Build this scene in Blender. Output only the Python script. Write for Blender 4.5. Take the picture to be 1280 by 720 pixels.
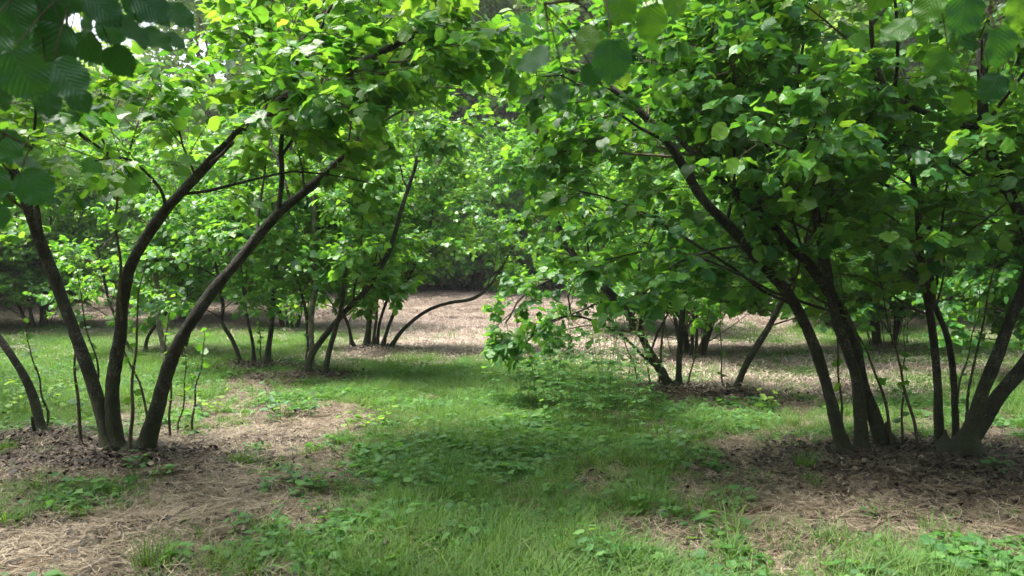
import bpy, math, random
import numpy as np
from mathutils import Vector, Matrix

for o in list(bpy.data.objects):
    bpy.data.objects.remove(o)
SC = bpy.context.scene
COL = SC.collection

# ------------------------------------------------------------------ camera
F = 995.0 / 1280.0                      # focal length in picture widths
EYE = np.array([0.0, 0.0, 1.55])
TILT = math.atan(15.0 / 995.0)
cam_d = bpy.data.cameras.new('camera')
cam_d.sensor_width = 36.0
cam_d.lens = 36.0 * F
cam_d.clip_start = 0.05
cam_d.clip_end = 3000
cam_d.dof.use_dof = True
cam_d.dof.focus_distance = 9.5
cam_d.dof.aperture_fstop = 5.6
cam = bpy.data.objects.new('camera', cam_d)
COL.objects.link(cam)
cam.location = EYE
cam.rotation_euler = (math.pi / 2 - TILT, 0, 0)
SC.camera = cam

# ------------------------------------------------------------------ sky, sun, exposure
SUN_EL, SUN_AZ = math.radians(64), math.radians(-80)      # azimuth from +Y, towards +X
w = bpy.data.worlds.new('World')
SC.world = w
w.use_nodes = True
nt = w.node_tree
bg = nt.nodes['Background']
sky = nt.nodes.new('ShaderNodeTexSky')
sky.sky_type = 'NISHITA'
sky.sun_disc = False
sky.sun_elevation = SUN_EL
sky.sun_rotation = SUN_AZ
sky.air_density = 1.0
sky.dust_density = 6.0
sky.ozone_density = 1.0
hs = nt.nodes.new('ShaderNodeHueSaturation')
hs.inputs['Saturation'].default_value = 0.55
nt.links.new(sky.outputs[0], hs.inputs['Color'])
nt.links.new(hs.outputs[0], bg.inputs['Color'])
bg.inputs['Strength'].default_value = 0.15

sun_d = bpy.data.lights.new('sun', 'SUN')
sun_d.energy = 3.2
sun_d.angle = math.radians(18)
sun_d.color = (1.0, 0.95, 0.86)
sun = bpy.data.objects.new('sun', sun_d)
COL.objects.link(sun)
sd = Vector((math.sin(SUN_AZ) * math.cos(SUN_EL), math.cos(SUN_AZ) * math.cos(SUN_EL), math.sin(SUN_EL)))
sun.rotation_euler = sd.to_track_quat('Z', 'Y').to_euler()
sun.location = (0, 0, 20)

SC.view_settings.view_transform = 'Standard'
SC.view_settings.look = 'None'
SC.view_settings.gamma = 1.0
SC.view_settings.exposure = 1.68
SC.cycles.use_denoising = True
SC.cycles.max_bounces = 7
SC.cycles.diffuse_bounces = 4
SC.cycles.glossy_bounces = 2
SC.cycles.transmission_bounces = 5
SC.cycles.sample_clamp_indirect = 6.0

# ------------------------------------------------------------------ helpers
rng = np.random.default_rng(7)
random.seed(7)
UP = np.array([0.0, 0.0, 1.0])
ct, st = math.cos(TILT), math.sin(TILT)


def P(px, py, D):
    """point seen at a pixel of the 1280x720 photograph at ground distance D"""
    u = (px - 640.0) / 995.0
    v = (360.0 - py) / 995.0
    d = np.array([u, ct + v * st, -st + v * ct])
    d = d * (D / d[1])
    return EYE + d


def proj(X):
    """picture coordinates (1280x720) and depth of points"""
    q = X - EYE
    dep = q[..., 1] * ct - q[..., 2] * st
    vy = q[..., 1] * st + q[..., 2] * ct
    dd = np.where(np.abs(dep) < 1e-3, 1e-3, dep)
    return 640 + 995 * q[..., 0] / dd, 360 - 995 * vy / dd, dep


def nrm(a):
    return a / np.maximum(np.linalg.norm(a, axis=-1, keepdims=True), 1e-9)


def sm(a, b, x):
    t = np.clip((x - a) / (b - a), 0, 1)
    return t * t * (3 - 2 * t)


# value noise on the plane, numpy only
_tab = np.random.default_rng(3).random((256, 256))


def vnoise(x, y, s=1.0, o=0):
    x = np.asarray(x, float) / s + 37.7 + o * 13.1
    y = np.asarray(y, float) / s + 91.3 + o * 7.7
    xi, yi = np.floor(x).astype(int), np.floor(y).astype(int)
    fx, fy = x - xi, y - yi
    fx, fy = fx * fx * (3 - 2 * fx), fy * fy * (3 - 2 * fy)
    g = lambda a, b: _tab[a % 256, b % 256]
    return (g(xi, yi) * (1 - fx) + g(xi + 1, yi) * fx) * (1 - fy) + (g(xi, yi + 1) * (1 - fx) + g(xi + 1, yi + 1) * fx) * fy


def fbm(x, y, s=1.0, o=0, n=3):
    r, a, t = 0, 1.0, 0
    for k in range(n):
        r = r + a * vnoise(x, y, s / 2 ** k, o + k * 5)
        t += a
        a *= 0.55
    return r / t


MOUNDS = [(-3.35, 6.75, .8), (-4.4, 7.4, .5), (-2.95, 11.8, .7), (-4.2, 13.2, .7), (-2.75, 16.2, .8), (2.95, 6.7, .7),
          (3.75, 6.5, .8), (2.0, 10.3, .6), (2.75, 10.0, .5), (7.6, 16.2, .8), (-6.4, 15.0, .7), (-3.1, 1.5, .8), (3.3, 1.2, .8)]


def H(x, y):
    x = np.asarray(x, float)
    y = np.asarray(y, float)
    z = 0.10 * (fbm(x, y, 3.2, 1) - .5) + 0.05 * (fbm(x, y, .6, 2) - .5)
    near = sm(0, 3, y)
    z = z * (0.4 + .6 * near)
    for mx, my, mr in MOUNDS:
        z = z + 0.10 * np.exp(-((x - mx) ** 2 + (y - my) ** 2) / (mr * mr))
    z = z + 0.95 * sm(18, 34, y) + 3.2 * sm(36, 75, y) + 0.35 * (fbm(x, y, 6, 4) - .5) * sm(14, 26, y)
    return z


def new_mesh(name, V, T, attr=None, smooth=True):
    """mesh from arrays of vertices and triangles, with an optional vector attribute 'lc'"""
    me = bpy.data.meshes.new(name)
    V = np.ascontiguousarray(V, dtype=np.float32)
    T = np.ascontiguousarray(T, dtype=np.int32)
    k = T.shape[1]
    me.vertices.add(len(V))
    me.vertices.foreach_set('co', V.ravel())
    me.loops.add(T.size)
    me.loops.foreach_set('vertex_index', T.ravel())
    me.polygons.add(len(T))
    me.polygons.foreach_set('loop_start', np.arange(0, T.size, k, dtype=np.int32))
    me.polygons.foreach_set('use_smooth', np.full(len(T), smooth, dtype=bool))
    if attr is not None:
        a = me.attributes.new('lc', 'FLOAT_VECTOR', 'POINT')
        a.data.foreach_set('vector', np.ascontiguousarray(attr, dtype=np.float32).ravel())
    me.update(calc_edges=True)
    return me


def link(name, me, mat=None, parent=None, kind=None, loc=None):
    o = bpy.data.objects.new(name, me)
    COL.objects.link(o)
    if mat is not None and not me.materials:
        me.materials.append(mat)
    if parent is not None:
        o.parent = parent
    if kind:
        o['kind'] = kind
    if loc is not None:
        o.location = loc
    return o


def thing(name, loc, label, cat, group=None):
    o = bpy.data.objects.new(name, None)
    o.empty_display_size = .2
    COL.objects.link(o)
    o.location = loc
    o['label'] = label
    o['category'] = cat
    if group:
        o['group'] = group
    return o


# ------------------------------------------------------------------ materials
class NB:
    def __init__(s, name):
        s.m = bpy.data.materials.new(name)
        s.m.use_nodes = True
        s.t = s.m.node_tree
        s.t.nodes.clear()
        s.out = s.n('ShaderNodeOutputMaterial')

    def n(s, typ, **k):
        x = s.t.nodes.new(typ)
        for a, b in k.items():
            setattr(x, a, b)
        return x

    def l(s, a, b):
        s.t.links.new(a, b)

    def val(s, sock, v):
        if hasattr(v, 'is_output') or isinstance(v, bpy.types.NodeSocket):
            s.l(v, sock)
        else:
            sock.default_value = v

    def math(s, op, a, b=None, c=None):
        x = s.n('ShaderNodeMath', operation=op)
        s.val(x.inputs[0], a)
        if b is not None:
            s.val(x.inputs[1], b)
        if c is not None:
            s.val(x.inputs[2], c)
        return x.outputs[0]

    def mix(s, f, a, b, typ='MIX'):
        x = s.n('ShaderNodeMix', data_type='RGBA', blend_type=typ)
        s.val(x.inputs[0], f)
        s.val(x.inputs[6], a if not isinstance(a, tuple) else (*a, 1))
        s.val(x.inputs[7], b if not isinstance(b, tuple) else (*b, 1))
        return x.outputs[2]

    def ramp(s, f, stops, interp='LINEAR'):
        x = s.n('ShaderNodeValToRGB')
        x.color_ramp.interpolation = interp
        e = x.color_ramp.elements
        while len(e) < len(stops):
            e.new(0.5)
        for i, (p, c) in enumerate(stops):
            e[i].position = p
            e[i].color = (*c, 1)
        s.val(x.inputs[0], f)
        return x.outputs[0]

    def noise(s, scale, vec=None, detail=4, rough=.55, dist=0):
        x = s.n('ShaderNodeTexNoise')
        x.inputs['Scale'].default_value = scale
        x.inputs['Detail'].default_value = detail
        x.inputs['Roughness'].default_value = rough
        x.inputs['Distortion'].default_value = dist
        if vec is not None:
            s.l(vec, x.inputs['Vector'])
        return x.outputs['Fac']

    def rng(s, v, a, b, c=0., d=1.):
        x = s.n('ShaderNodeMapRange')
        s.val(x.inputs[0], v)
        x.inputs[1].default_value, x.inputs[2].default_value = a, b
        x.inputs[3].default_value, x.inputs[4].default_value = c, d
        return x.outputs[0]

    def bump(s, h, strength, dist):
        x = s.n('ShaderNodeBump')
        x.inputs['Strength'].default_value = strength
        x.inputs['Distance'].default_value = dist
        s.l(h, x.inputs['Height'])
        return x.outputs[0]


def leaf_mat(name, stops, tstops, trans=.40, rough=.36, veins=True, spec=.5):
    b = NB(name)
    at = b.n('ShaderNodeAttribute', attribute_name='lc')
    sp = b.n('ShaderNodeSeparateXYZ')
    b.l(at.outputs['Vector'], sp.inputs[0])
    x, y, r = sp.outputs
    oi = b.n('ShaderNodeObjectInfo')
    r2 = b.math('FRACT', b.math('ADD', r, b.math('MULTIPLY', oi.outputs['Random'], .37)))
    geo = b.n('ShaderNodeNewGeometry')
    big = b.noise(.9, geo.outputs['Position'], 2)
    r3 = b.math('ADD', b.math('MULTIPLY', r2, .8), b.rng(big, .3, .7, 0, .19))
    col = b.ramp(r3, stops)
    tcol = b.ramp(r3, tstops)
    bs = b.n('ShaderNodeBsdfPrincipled')
    nor = None
    if veins:
        ax = b.math('ABSOLUTE', x)
        ph = b.math('SUBTRACT', y, b.math('MULTIPLY', ax, .55))
        sn = b.math('SINE', b.math('MULTIPLY', ph, 50.0))
        lat = b.rng(sn, .72, 1., 0, 1)
        mid = b.rng(ax, .02, .07, 1, 0)
        v = b.math('MAXIMUM', b.math('MULTIPLY', lat, .55), mid)
        fine = b.noise(60, geo.outputs['Position'], 2)
        col = b.mix(b.math('MULTIPLY', v, .22), col, (.16, .27, .09))
        tcol = b.mix(b.math('MULTIPLY', v, .25), tcol, (.05, .12, .01))
        hgt = b.math('ADD', b.math('MULTIPLY', sn, -.6), b.math('ADD', b.math('MULTIPLY', mid, -1.), b.math('MULTIPLY', fine, .5)))
        nor = b.bump(hgt, .35, .0025)
        b.l(nor, bs.inputs['Normal'])
    bk = b.mix(geo.outputs['Backfacing'], col, b.mix(.5, col, (.16, .24, .12)))
    b.l(bk, bs.inputs['Base Color'])
    rr = b.rng(geo.outputs['Backfacing'], 0, 1, rough, .7)
    b.l(rr, bs.inputs['Roughness'])
    bs.inputs['Specular IOR Level'].default_value = spec
    tr = b.n('ShaderNodeBsdfTranslucent')
    b.l(tcol, tr.inputs['Color'])
    if nor is not None:
        b.l(nor, tr.inputs['Normal'])
    mx = b.n('ShaderNodeMixShader')
    mx.inputs[0].default_value = trans
    b.l(bs.outputs[0], mx.inputs[1])
    b.l(tr.outputs[0], mx.inputs[2])
    b.l(mx.outputs[0], b.out.inputs[0])
    return b.m


HZ = [(0, (.018, .085, .036)), (.35, (.038, .15, .034)), (.7, (.08, .22, .028)), (.93, (.14, .25, .035)), (.975, (.30, .28, .04)), (1, (.32, .18, .05))]
HT = [(0, (.07, .24, .025)), (.35, (.14, .40, .025)), (.7, (.28, .60, .035)), (.93, (.42, .70, .05)), (.975, (.65, .6, .06)), (1, (.5, .3, .06))]
M_LEAF = leaf_mat('hazel_leaf', HZ, HT)
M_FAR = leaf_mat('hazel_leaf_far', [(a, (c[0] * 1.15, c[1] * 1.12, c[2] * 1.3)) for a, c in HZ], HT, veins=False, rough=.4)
M_SHADED = leaf_mat('shaded_hazel_leaf', [(0, (.022, .095, .045)), (1, (.06, .18, .055))], [(0, (.04, .17, .03)), (1, (.13, .40, .03))], trans=.36, rough=.34)  # same hazel leaf, canopy shade painted in: darker and less translucent
M_WOOD = leaf_mat('woodland_leaf', [(0, (.06, .15, .04)), (1, (.20, .30, .07))], [(0, (.18, .4, .05)), (1, (.42, .62, .10))], veins=False, rough=.5)
M_GRASS = leaf_mat('grass_blade', [(0, (.022, .09, .008)), (.45, (.05, .17, .008)), (.75, (.11, .25, .012)), (.88, (.2, .21, .07)), (1, (.36, .30, .16))],
                   [(0, (.10, .26, .02)), (.8, (.24, .46, .035)), (1, (.4, .38, .12))], veins=False, trans=.3, rough=.8, spec=.12)
M_WEED = leaf_mat('weed_leaf', [(0, (.045, .14, .05)), (.6, (.075, .21, .055)), (1, (.13, .28, .05))],
                  [(0, (.10, .35, .05)), (1, (.3, .6, .06))], trans=.4, rough=.5)
M_YOUNG = leaf_mat('young_leaf', [(0, (.12, .26, .04)), (1, (.22, .33, .06))], [(0, (.3, .6, .05)), (1, (.5, .72, .08))], trans=.5, rough=.5)


def dry_mat(name, stops, rough=.8, trans=.0):
    b = NB(name)
    at = b.n('ShaderNodeAttribute', attribute_name='lc')
    sp = b.n('ShaderNodeSeparateXYZ')
    b.l(at.outputs['Vector'], sp.inputs[0])
    oi = b.n('ShaderNodeObjectInfo')
    r = b.math('FRACT', b.math('ADD', sp.outputs[2], oi.outputs['Random']))
    c = b.ramp(r, stops)
    bs = b.n('ShaderNodeBsdfPrincipled')
    b.l(c, bs.inputs['Base Color'])
    bs.inputs['Roughness'].default_value = rough
    b.l(bs.outputs[0], b.out.inputs[0])
    return b.m


M_STRAW = dry_mat('dry_straw', [(0, (.06, .042, .028)), (.35, (.16, .118, .078)), (.7, (.28, .225, .155)), (1, (.46, .40, .31))])
M_LITTER = dry_mat('dead_leaf', [(0, (.012, .008, .006)), (.5, (.03, .02, .014)), (.88, (.07, .045, .03)), (1, (.22, .17, .13))], rough=.75)
M_MULCH = dry_mat('mulch_chip', [(0, (.12, .08, .06)), (.35, (.24, .185, .145)), (.7, (.40, .33, .27)), (1, (.56, .48, .41))])


def bark_mat(name, dark, mid, pale, mossy=True):
    b = NB(name)
    tc = b.n('ShaderNodeTexCoord')
    mp = b.n('ShaderNodeMapping')
    mp.inputs['Scale'].default_value = (1, 1, .32)
    b.l(tc.outputs['Object'], mp.inputs[0])
    n1 = b.noise(34, mp.outputs[0], 8, .75, .5)
    n2 = b.noise(7, tc.outputs['Object'], 4, .6)
    n3 = b.noise(85, tc.outputs['Object'], 3, .7)
    c = b.ramp(n1, [(.4, dark), (.54, mid), (.66, tuple(1.35 * v for v in mid))])
    lich = b.math('MAXIMUM', b.math('MULTIPLY', b.rng(n2, .48, .6), b.rng(n3, .5, .58)), b.rng(n3, .64, .7))
    c = b.mix(b.math('MULTIPLY', lich, .75), c, pale)
    if mossy:
        sp = b.n('ShaderNodeSeparateXYZ')
        b.l(tc.outputs['Object'], sp.inputs[0])
        mz = b.math('ADD', b.rng(sp.outputs[2], .05, 1.1, 1., .15), b.math('MULTIPLY', b.math('SUBTRACT', b.noise(9, tc.outputs['Object'], 4), .5), 2.2))
        c = b.mix(b.math('MULTIPLY', b.rng(mz, .45, .9), .7), c, (.035, .045, .014))
    bs = b.n('ShaderNodeBsdfPrincipled')
    b.l(c, bs.inputs['Base Color'])
    bs.inputs['Roughness'].default_value = .85
    wv = b.noise(60, mp.outputs[0], 4, .7)
    h = b.math('ADD', n1, b.math('MULTIPLY', wv, .5))
    b.l(b.bump(h, 1., .03), bs.inputs['Normal'])
    b.l(bs.outputs[0], b.out.inputs[0])
    return b.m


M_BARK = bark_mat('hazel_bark', (.009, .0075, .0055), (.030, .026, .019), (.17, .17, .145))
M_PALE = bark_mat('pale_bark', (.10, .09, .075), (.24, .22, .18), (.42, .41, .36), False)
M_TWIG = bark_mat('twig_bark', (.05, .035, .02), (.12, .085, .05), (.2, .17, .12), False)
M_SHOOT = bark_mat('shoot_bark', (.05, .032, .02), (.10, .07, .045), (.2, .16, .12), False)


def green_stem_mat():
    b = NB('weed_stem')
    bs = b.n('ShaderNodeBsdfPrincipled')
    tc = b.n('ShaderNodeTexCoord')
    c = b.ramp(b.noise(14, tc.outputs['Object'], 3), [(.3, (.09, .16, .04)), (.7, (.2, .17, .07))])
    b.l(c, bs.inputs['Base Color'])
    bs.inputs['Roughness'].default_value = .6
    b.l(bs.outputs[0], b.out.inputs[0])
    return b.m


M_STEM = green_stem_mat()

# ------------------------------------------------------------------ ground cover layout (what grows or lies where)


def blob(x, y, cx, cy, rx, ry, p=2):
    return np.exp(-(((x - cx) / rx) ** 2 + ((y - cy) / ry) ** 2) ** (p / 2))


def green_cover(x, y):
    """how grassy the ground is, 0..1"""
    pathx = -.05 - .12 * np.clip(y - 6, 0, 8)
    wid = 1.2 + .16 * np.clip(y - 5, 0, 6)
    g = 1.0 * np.exp(-((x - pathx) / wid) ** 4) * (1 - sm(12.3, 15, y))
    g = np.maximum(g, 1.0 * np.exp(-((x + 8.2) / 3.9) ** 6) * sm(6.6, 8.5, y) * (1 - sm(18, 21, y)))
    g = np.maximum(g, .95 * np.exp(-((x + 5.2) / 1.7) ** 4) * sm(12.5, 14, y) * (1 - sm(17, 20, y)))
    g = np.maximum(g, .95 * np.exp(-((x - 6.9) / 2.0) ** 4) * sm(6.8, 7.8, y) * (1 - sm(10.5, 12.5, y)))
    g = np.maximum(g, .75 * blob(x, y, 2.0, 8.4, 1.6, .9))
    g = np.maximum(g, .9 * blob(x, y, 9.5, 18, 3.2, 3.0))
    g = np.maximum(g, .8 * blob(x, y, 2.5, 4.1, 1.1, .55))
    g = np.maximum(g, .45 * blob(x, y, -3.2, 5.2, .9, .5))
    g = np.maximum(g, .2 * sm(26, 30, y))
    g = g - .5 * sm(13, 15.5, y) * np.exp(-((x - .5) / 4.0) ** 4)
    g = g - .9 * blob(x, y, -1.95, 8.2, .75, 1.5) - .5 * blob(x, y, -2.2, 5.0, .9, 1.2)
    g = g - .75 * blob(x, y, -1.6, 12.0, .8, .7) - .6 * blob(x, y, 2.2, 5.5, 1.25, .95) - .35 * blob(x, y, -1.6, 5.6, .8, .8)
    n = fbm(x, y, .9, 9) * .6 + fbm(x, y, .28, 12) * .4
    n2 = fbm(x, y, .14, 15, 2)
    g = g * .9 + (n - .5) * 2.0 + (n2 - .5) * 1.6 + .13
    for mx, my, mr in MOUNDS:
        g = g - .9 * np.exp(-((x - mx) ** 2 / (mr * 1.2) ** 2 + (y - my + .1) ** 2 / (mr * .75) ** 2) ** 1.5)
    return np.clip(g, 0, 1)


def litter_cover(x, y):
    g = x * 0.0
    for mx, my, mr in MOUNDS:
        g = np.maximum(g, np.exp(-((x - mx) ** 2 / (mr * 1.4) ** 2 + (y - my + .1) ** 2 / (mr * .7) ** 2) ** 1.4))
    g = np.maximum(g, .7 * blob(x, y, 3.0, 6.1, 1.6, .7))
    return np.clip(g + (fbm(x, y, .5, 20) - .5) * .6 + (fbm(x, y, .12, 22, 2) - .5) * .9, 0, 1)


def far_cover(x, y):
    """pale cut mulch on the rise behind"""
    g = sm(13.5, 17, y + (fbm(x, y, 3, 33) - .5) * 4)
    g = np.maximum(g, .8 * blob(x, y, 5.0, 12.5, 3.2, 3.0))
    return np.clip(g * (1 - .8 * green_cover(x, y)), 0, 1)


# ------------------------------------------------------------------ ground sheet
def axis(lo, hi, f0, f1, d0, grow):
    a = list(np.arange(f0, f1 + 1e-6, d0))
    s = d0
    while a[-1] < hi:
        s *= grow
        a.append(a[-1] + s)
    s = d0
    while a[0] > lo:
        s *= grow
        a.insert(0, a[0] - s)
    return np.array(a)


gx = axis(-700, 700, -8, 8, .055, 1.09)
gy = axis(-300, 1500, 2.5, 16, .055, 1.08)
X, Y = np.meshgrid(gx, gy)
Z = H(X, Y)
dist_far = np.sqrt(X ** 2 + Y ** 2)
Z = Z + .055 * (fbm(X, Y, .22, 40, 2) - .5) * (1 - sm(12, 18, dist_far))
V = np.stack([X, Y, Z], -1).reshape(-1, 3)
nx, ny = len(gx), len(gy)
ii = (np.arange(ny - 1)[:, None] * nx + np.arange(nx - 1)[None, :]).ravel()
Q = np.stack([ii, ii + 1, ii + 1 + nx, ii + nx], -1)
cov = np.stack([green_cover(X, Y), litter_cover(X, Y), far_cover(X, Y)], -1).reshape(-1, 3)
me = new_mesh('ground', V, Q, cov)
b = NB('orchard_ground')
at = b.n('ShaderNodeAttribute', attribute_name='lc')
sp = b.n('ShaderNodeSeparateXYZ')
b.l(at.outputs['Vector'], sp.inputs[0])
tc = b.n('ShaderNodeTexCoord')
n1 = b.noise(3.0, tc.outputs['Object'], 6, .65)
n2 = b.noise(22, tc.outputs['Object'], 5, .7, .6)
n3 = b.noise(70, tc.outputs['Object'], 4, .7, 1.2)
soil = b.ramp(b.math('ADD', b.math('MULTIPLY', n2, .6), b.math('MULTIPLY', n3, .4)),
              [(.32, (.024, .016, .010)), (.46, (.08, .054, .034)), (.56, (.16, .112, .075)), (.72, (.27, .21, .16))])
gr = b.ramp(n3, [(.3, (.02, .05, .012)), (.55, (.05, .10, .02)), (.75, (.12, .13, .05))])
c = b.mix(b.rng(b.math('ADD', sp.outputs[0], b.math('MULTIPLY', b.math('SUBTRACT', n2, .5), .8)), .3, .65), soil, gr)
dk = b.ramp(n3, [(.3, (.015, .01, .007)), (.6, (.05, .032, .022)), (.8, (.12, .08, .055))])
c = b.mix(b.rng(b.math('ADD', sp.outputs[1], b.math('MULTIPLY', b.math('SUBTRACT', n2, .5), .6)), .35, .7), c, dk)
pk = b.ramp(b.math('ADD', b.math('MULTIPLY', n1, .4), b.math('MULTIPLY', n2, .6)), [(.32, (.20, .155, .11)), (.5, (.40, .335, .26)), (.68, (.56, .49, .40))])
c = b.mix(b.rng(sp.outputs[2], .25, .8), c, pk)
bs = b.n('ShaderNodeBsdfPrincipled')
b.l(c, bs.inputs['Base Color'])
bs.inputs['Roughness'].default_value = .95
bs.inputs['Specular IOR Level'].default_value = .2
b.l(b.bump(b.math('ADD', n2, b.math('MULTIPLY', n3, .6)), 1., .03), bs.inputs['Normal'])
b.l(bs.outputs[0], b.out.inputs[0])
link('ground', me, b.m, kind='structure')

# ------------------------------------------------------------------ scatter through geometry nodes (stuff only)


def scatter(name, protos, pts, scale, label, mat):
    """one stuff object: small meshes put on points, with turn and size per point"""
    n = len(pts)
    me = bpy.data.meshes.new(name)
    me.vertices.add(n)
    me.vertices.foreach_set('co', np.ascontiguousarray(pts, dtype=np.float32).ravel())
    a = me.attributes.new('turn', 'FLOAT_VECTOR', 'POINT')
    rot = np.stack([rng.normal(0, .10, n), rng.normal(0, .10, n), rng.uniform(0, 6.28, n)], -1)
    a.data.foreach_set('vector', rot.astype(np.float32).ravel())
    a = me.attributes.new('size', 'FLOAT', 'POINT')
    a.data.foreach_set('value', np.asarray(scale, dtype=np.float32))
    a = me.attributes.new('pick', 'INT', 'POINT')
    a.data.foreach_set('value', rng.integers(0, len(protos), n).astype(np.int32))
    pc = bpy.data.collections.new(name + '_source')
    for k, pm in enumerate(protos):
        if not pm.materials:
            pm.materials.append(mat)
        po = bpy.data.objects.new('%s_source_%02d' % (name, k), pm)
        pc.objects.link(po)
    g = bpy.data.node_groups.new(name, 'GeometryNodeTree')
    g.interface.new_socket('Geometry', in_out='INPUT', socket_type='NodeSocketGeometry')
    g.interface.new_socket('Geometry', in_out='OUTPUT', socket_type='NodeSocketGeometry')
    N = g.nodes.new
    gi, go = N('NodeGroupInput'), N('NodeGroupOutput')
    ci = N('GeometryNodeCollectionInfo')
    ci.inputs['Collection'].default_value = pc
    ci.inputs['Separate Children'].default_value = True
    ip = N('GeometryNodeInstanceOnPoints')
    ip.inputs['Pick Instance'].default_value = True

    def na(nm, ty):
        q = N('GeometryNodeInputNamedAttribute')
        q.data_type = ty
        q.inputs['Name'].default_value = nm
        return [s for s in q.outputs if s.enabled and s.name == 'Attribute'][0]
    er = N('FunctionNodeEulerToRotation')
    g.links.new(na('turn', 'FLOAT_VECTOR'), er.inputs[0])
    g.links.new(gi.outputs[0], ip.inputs['Points'])
    g.links.new(ci.outputs[0], ip.inputs['Instance'])
    g.links.new(na('pick', 'INT'), ip.inputs['Instance Index'])
    g.links.new(er.outputs[0], ip.inputs['Rotation'])
    g.links.new(na('size', 'FLOAT'), ip.inputs['Scale'])
    g.links.new(ip.outputs[0], go.inputs[0])
    o = link(name, me, None, kind='stuff')
    md = o.modifiers.new('scatter', 'NODES')
    md.node_group = g
    o['label'] = label
    return o


def blades(n, rad, h0, h1, wid, lean, flat=0.0, segs=2, seed=0, kind=0):
    """grass blades or lying strands: curved strips"""
    r = np.random.default_rng(seed)
    V, T, A = [], [], []
    for k in range(n):
        a = r.uniform(0, 6.283)
        rr = rad * math.sqrt(r.random())
        base = np.array([math.cos(a) * rr, math.sin(a) * rr, 0])
        b_ = a + r.normal(0, 1.0)
        d = np.array([math.cos(b_), math.sin(b_), 0])
        s = np.array([-d[1], d[0], 0])
        h = r.uniform(h0, h1)
        ln = abs(r.normal(lean, lean * .5))
        cur = r.normal(0, .5)
        k0 = len(V) * 1
        rv = r.random()
        for j in range(segs + 1):
            t = j / segs
            if flat:
                dd = np.array([math.cos(b_ + cur * (t - .5)), math.sin(b_ + cur * (t - .5)), 0])
                p = base + dd * h * (t - .5) + np.array([0, 0, flat * (.3 + r.random() * .5) * (1 - abs(2 * t - 1) * .8) + .003])
            else:
                p = base + d * h * ln * t * t + np.array([0, 0, h * t * (1 - .25 * ln * t)])
            ww = wid * (1 - t * .75 if not flat else 1 - .5 * abs(2 * t - 1)) * .5
            V += [p - s * ww, p + s * ww]
            A += [(-1, t, rv), (1, t, rv)]
        for j in range(segs):
            q = k0 + 2 * j
            T += [(q, q + 1, q + 3), (q, q + 3, q + 2)]
    return new_mesh('strand', np.array(V), np.array(T), np.array(A), smooth=True)


def sample(n, x0, x1, y0, y1, dens, near_bias=1.0):
    """points in a wedge with a given density function"""
    y = y0 + (y1 - y0) * rng.random(n) ** near_bias
    half = .70 * y + 1.0
    x = rng.uniform(-1, 1, n) * half
    keep = rng.random(n) < dens(x, y) * (half / (.70 * y1 + 1))
    x, y = x[keep], y[keep]
    return np.stack([x, y, H(x, y)], -1)


# ------------------------------------------------------------------ leaf shapes
def leaf_outline(n, ser=0.0):
    """half outline of a hazel leaf: broad, rounded, heart-shaped base, short point; returns (w, y) rows"""
    prof = np.array([(0, 0.0), (.19, -.035), (.36, .06), (.46, .22), (.50, .40), (.485, .56), (.42, .70), (.30, .82), (.13, .91), (0, 1.04)])
    t = np.linspace(0, 1, n)
    s = np.linspace(0, 1, len(prof))
    o = np.stack([np.interp(t, s, prof[:, 0]), np.interp(t, s, prof[:, 1])], -1)
    if ser:
        for k in range(2, n - 1):
            if k % 2:
                o[k, 0] *= 1 + ser * (1.0 if k % 4 == 1 else .45)
                o[k, 1] += .022
            else:
                o[k, 0] *= 1 - ser * .5
    return o


def leaf_template(lod, seed=0):
    r = np.random.default_rng(seed)
    if lod == 0:
        o = leaf_outline(26, .085)
    elif lod == 1:
        o = np.array([(0, .03), (.34, -.03), (.50, .30), (.50, .60), (.22, .78), (0, 1.10)])
    elif lod == 2:
        o = np.array([(0, 0), (.44, .12), (.44, .62), (0, 1.08)])
    else:
        o = np.array([(0, 0), (.45, .42), (0, 1.0)])
    V, A, T = [], [], []
    fold, droop = .02 + .38 * r.random(), .05 + .34 * r.random()
    n = len(o)
    sp_ = [(0, y) for y in np.clip(o[1:-1, 1], .02, .98)]

    def z(x, y, wv=0):
        return abs(x) * fold * 1.2 - droop * y * y - .45 * abs(x) ** 2 + wv
    spine = [0]
    V.append((0, 0, 0)); A.append((0, 0, 0))
    sides = {1: [], -1: []}
    if lod >= 3:
        V += [(-.45, .42, .06), (.45, .42, .06), (0, 1, -droop)]
        A += [(-1, .4, 0), (1, .4, 0), (0, 1, 0)]
        T = [(0, 2, 3), (0, 3, 1)]
        return np.array(V, float), np.array(T), np.array(A, float)
    step = 3 if lod == 0 else 1
    inner = list(range(1, n - 1))
    mids = []
    for k in inner:
        mids.append(len(V)); V.append((0, sp_[k - 1][1], z(0, sp_[k - 1][1]))); A.append((0, sp_[k - 1][1], 0))
    tip = len(V); V.append((0, o[-1, 1], z(0, o[-1, 1]))); A.append((0, 1, 0))
    for sg in (1, -1):
        idx = []
        for k in inner:
            wv = .035 * math.sin(k * .8 + seed * 2 + sg) + .012 * (k % 2) if lod == 0 else 0
            idx.append(len(V)); V.append((sg * o[k, 0], o[k, 1], z(o[k, 0], o[k, 1], wv))); A.append((sg * min(1, 2 * o[k, 0]), o[k, 1], 0))
        for q in range(len(inner)):
            if q == 0:
                t = (0, idx[0], mids[0])
                T.append(t if sg == 1 else t[::-1])
            else:
                t1, t2 = (mids[q - 1], idx[q - 1], idx[q]), (mids[q - 1], idx[q], mids[q])
                T += [t1, t2] if sg == 1 else [t1[::-1], t2[::-1]]
        t = (mids[-1], idx[-1], tip)
        T.append(t if sg == 1 else t[::-1])
    return np.array(V, float), np.array(T), np.array(A, float)


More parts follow.
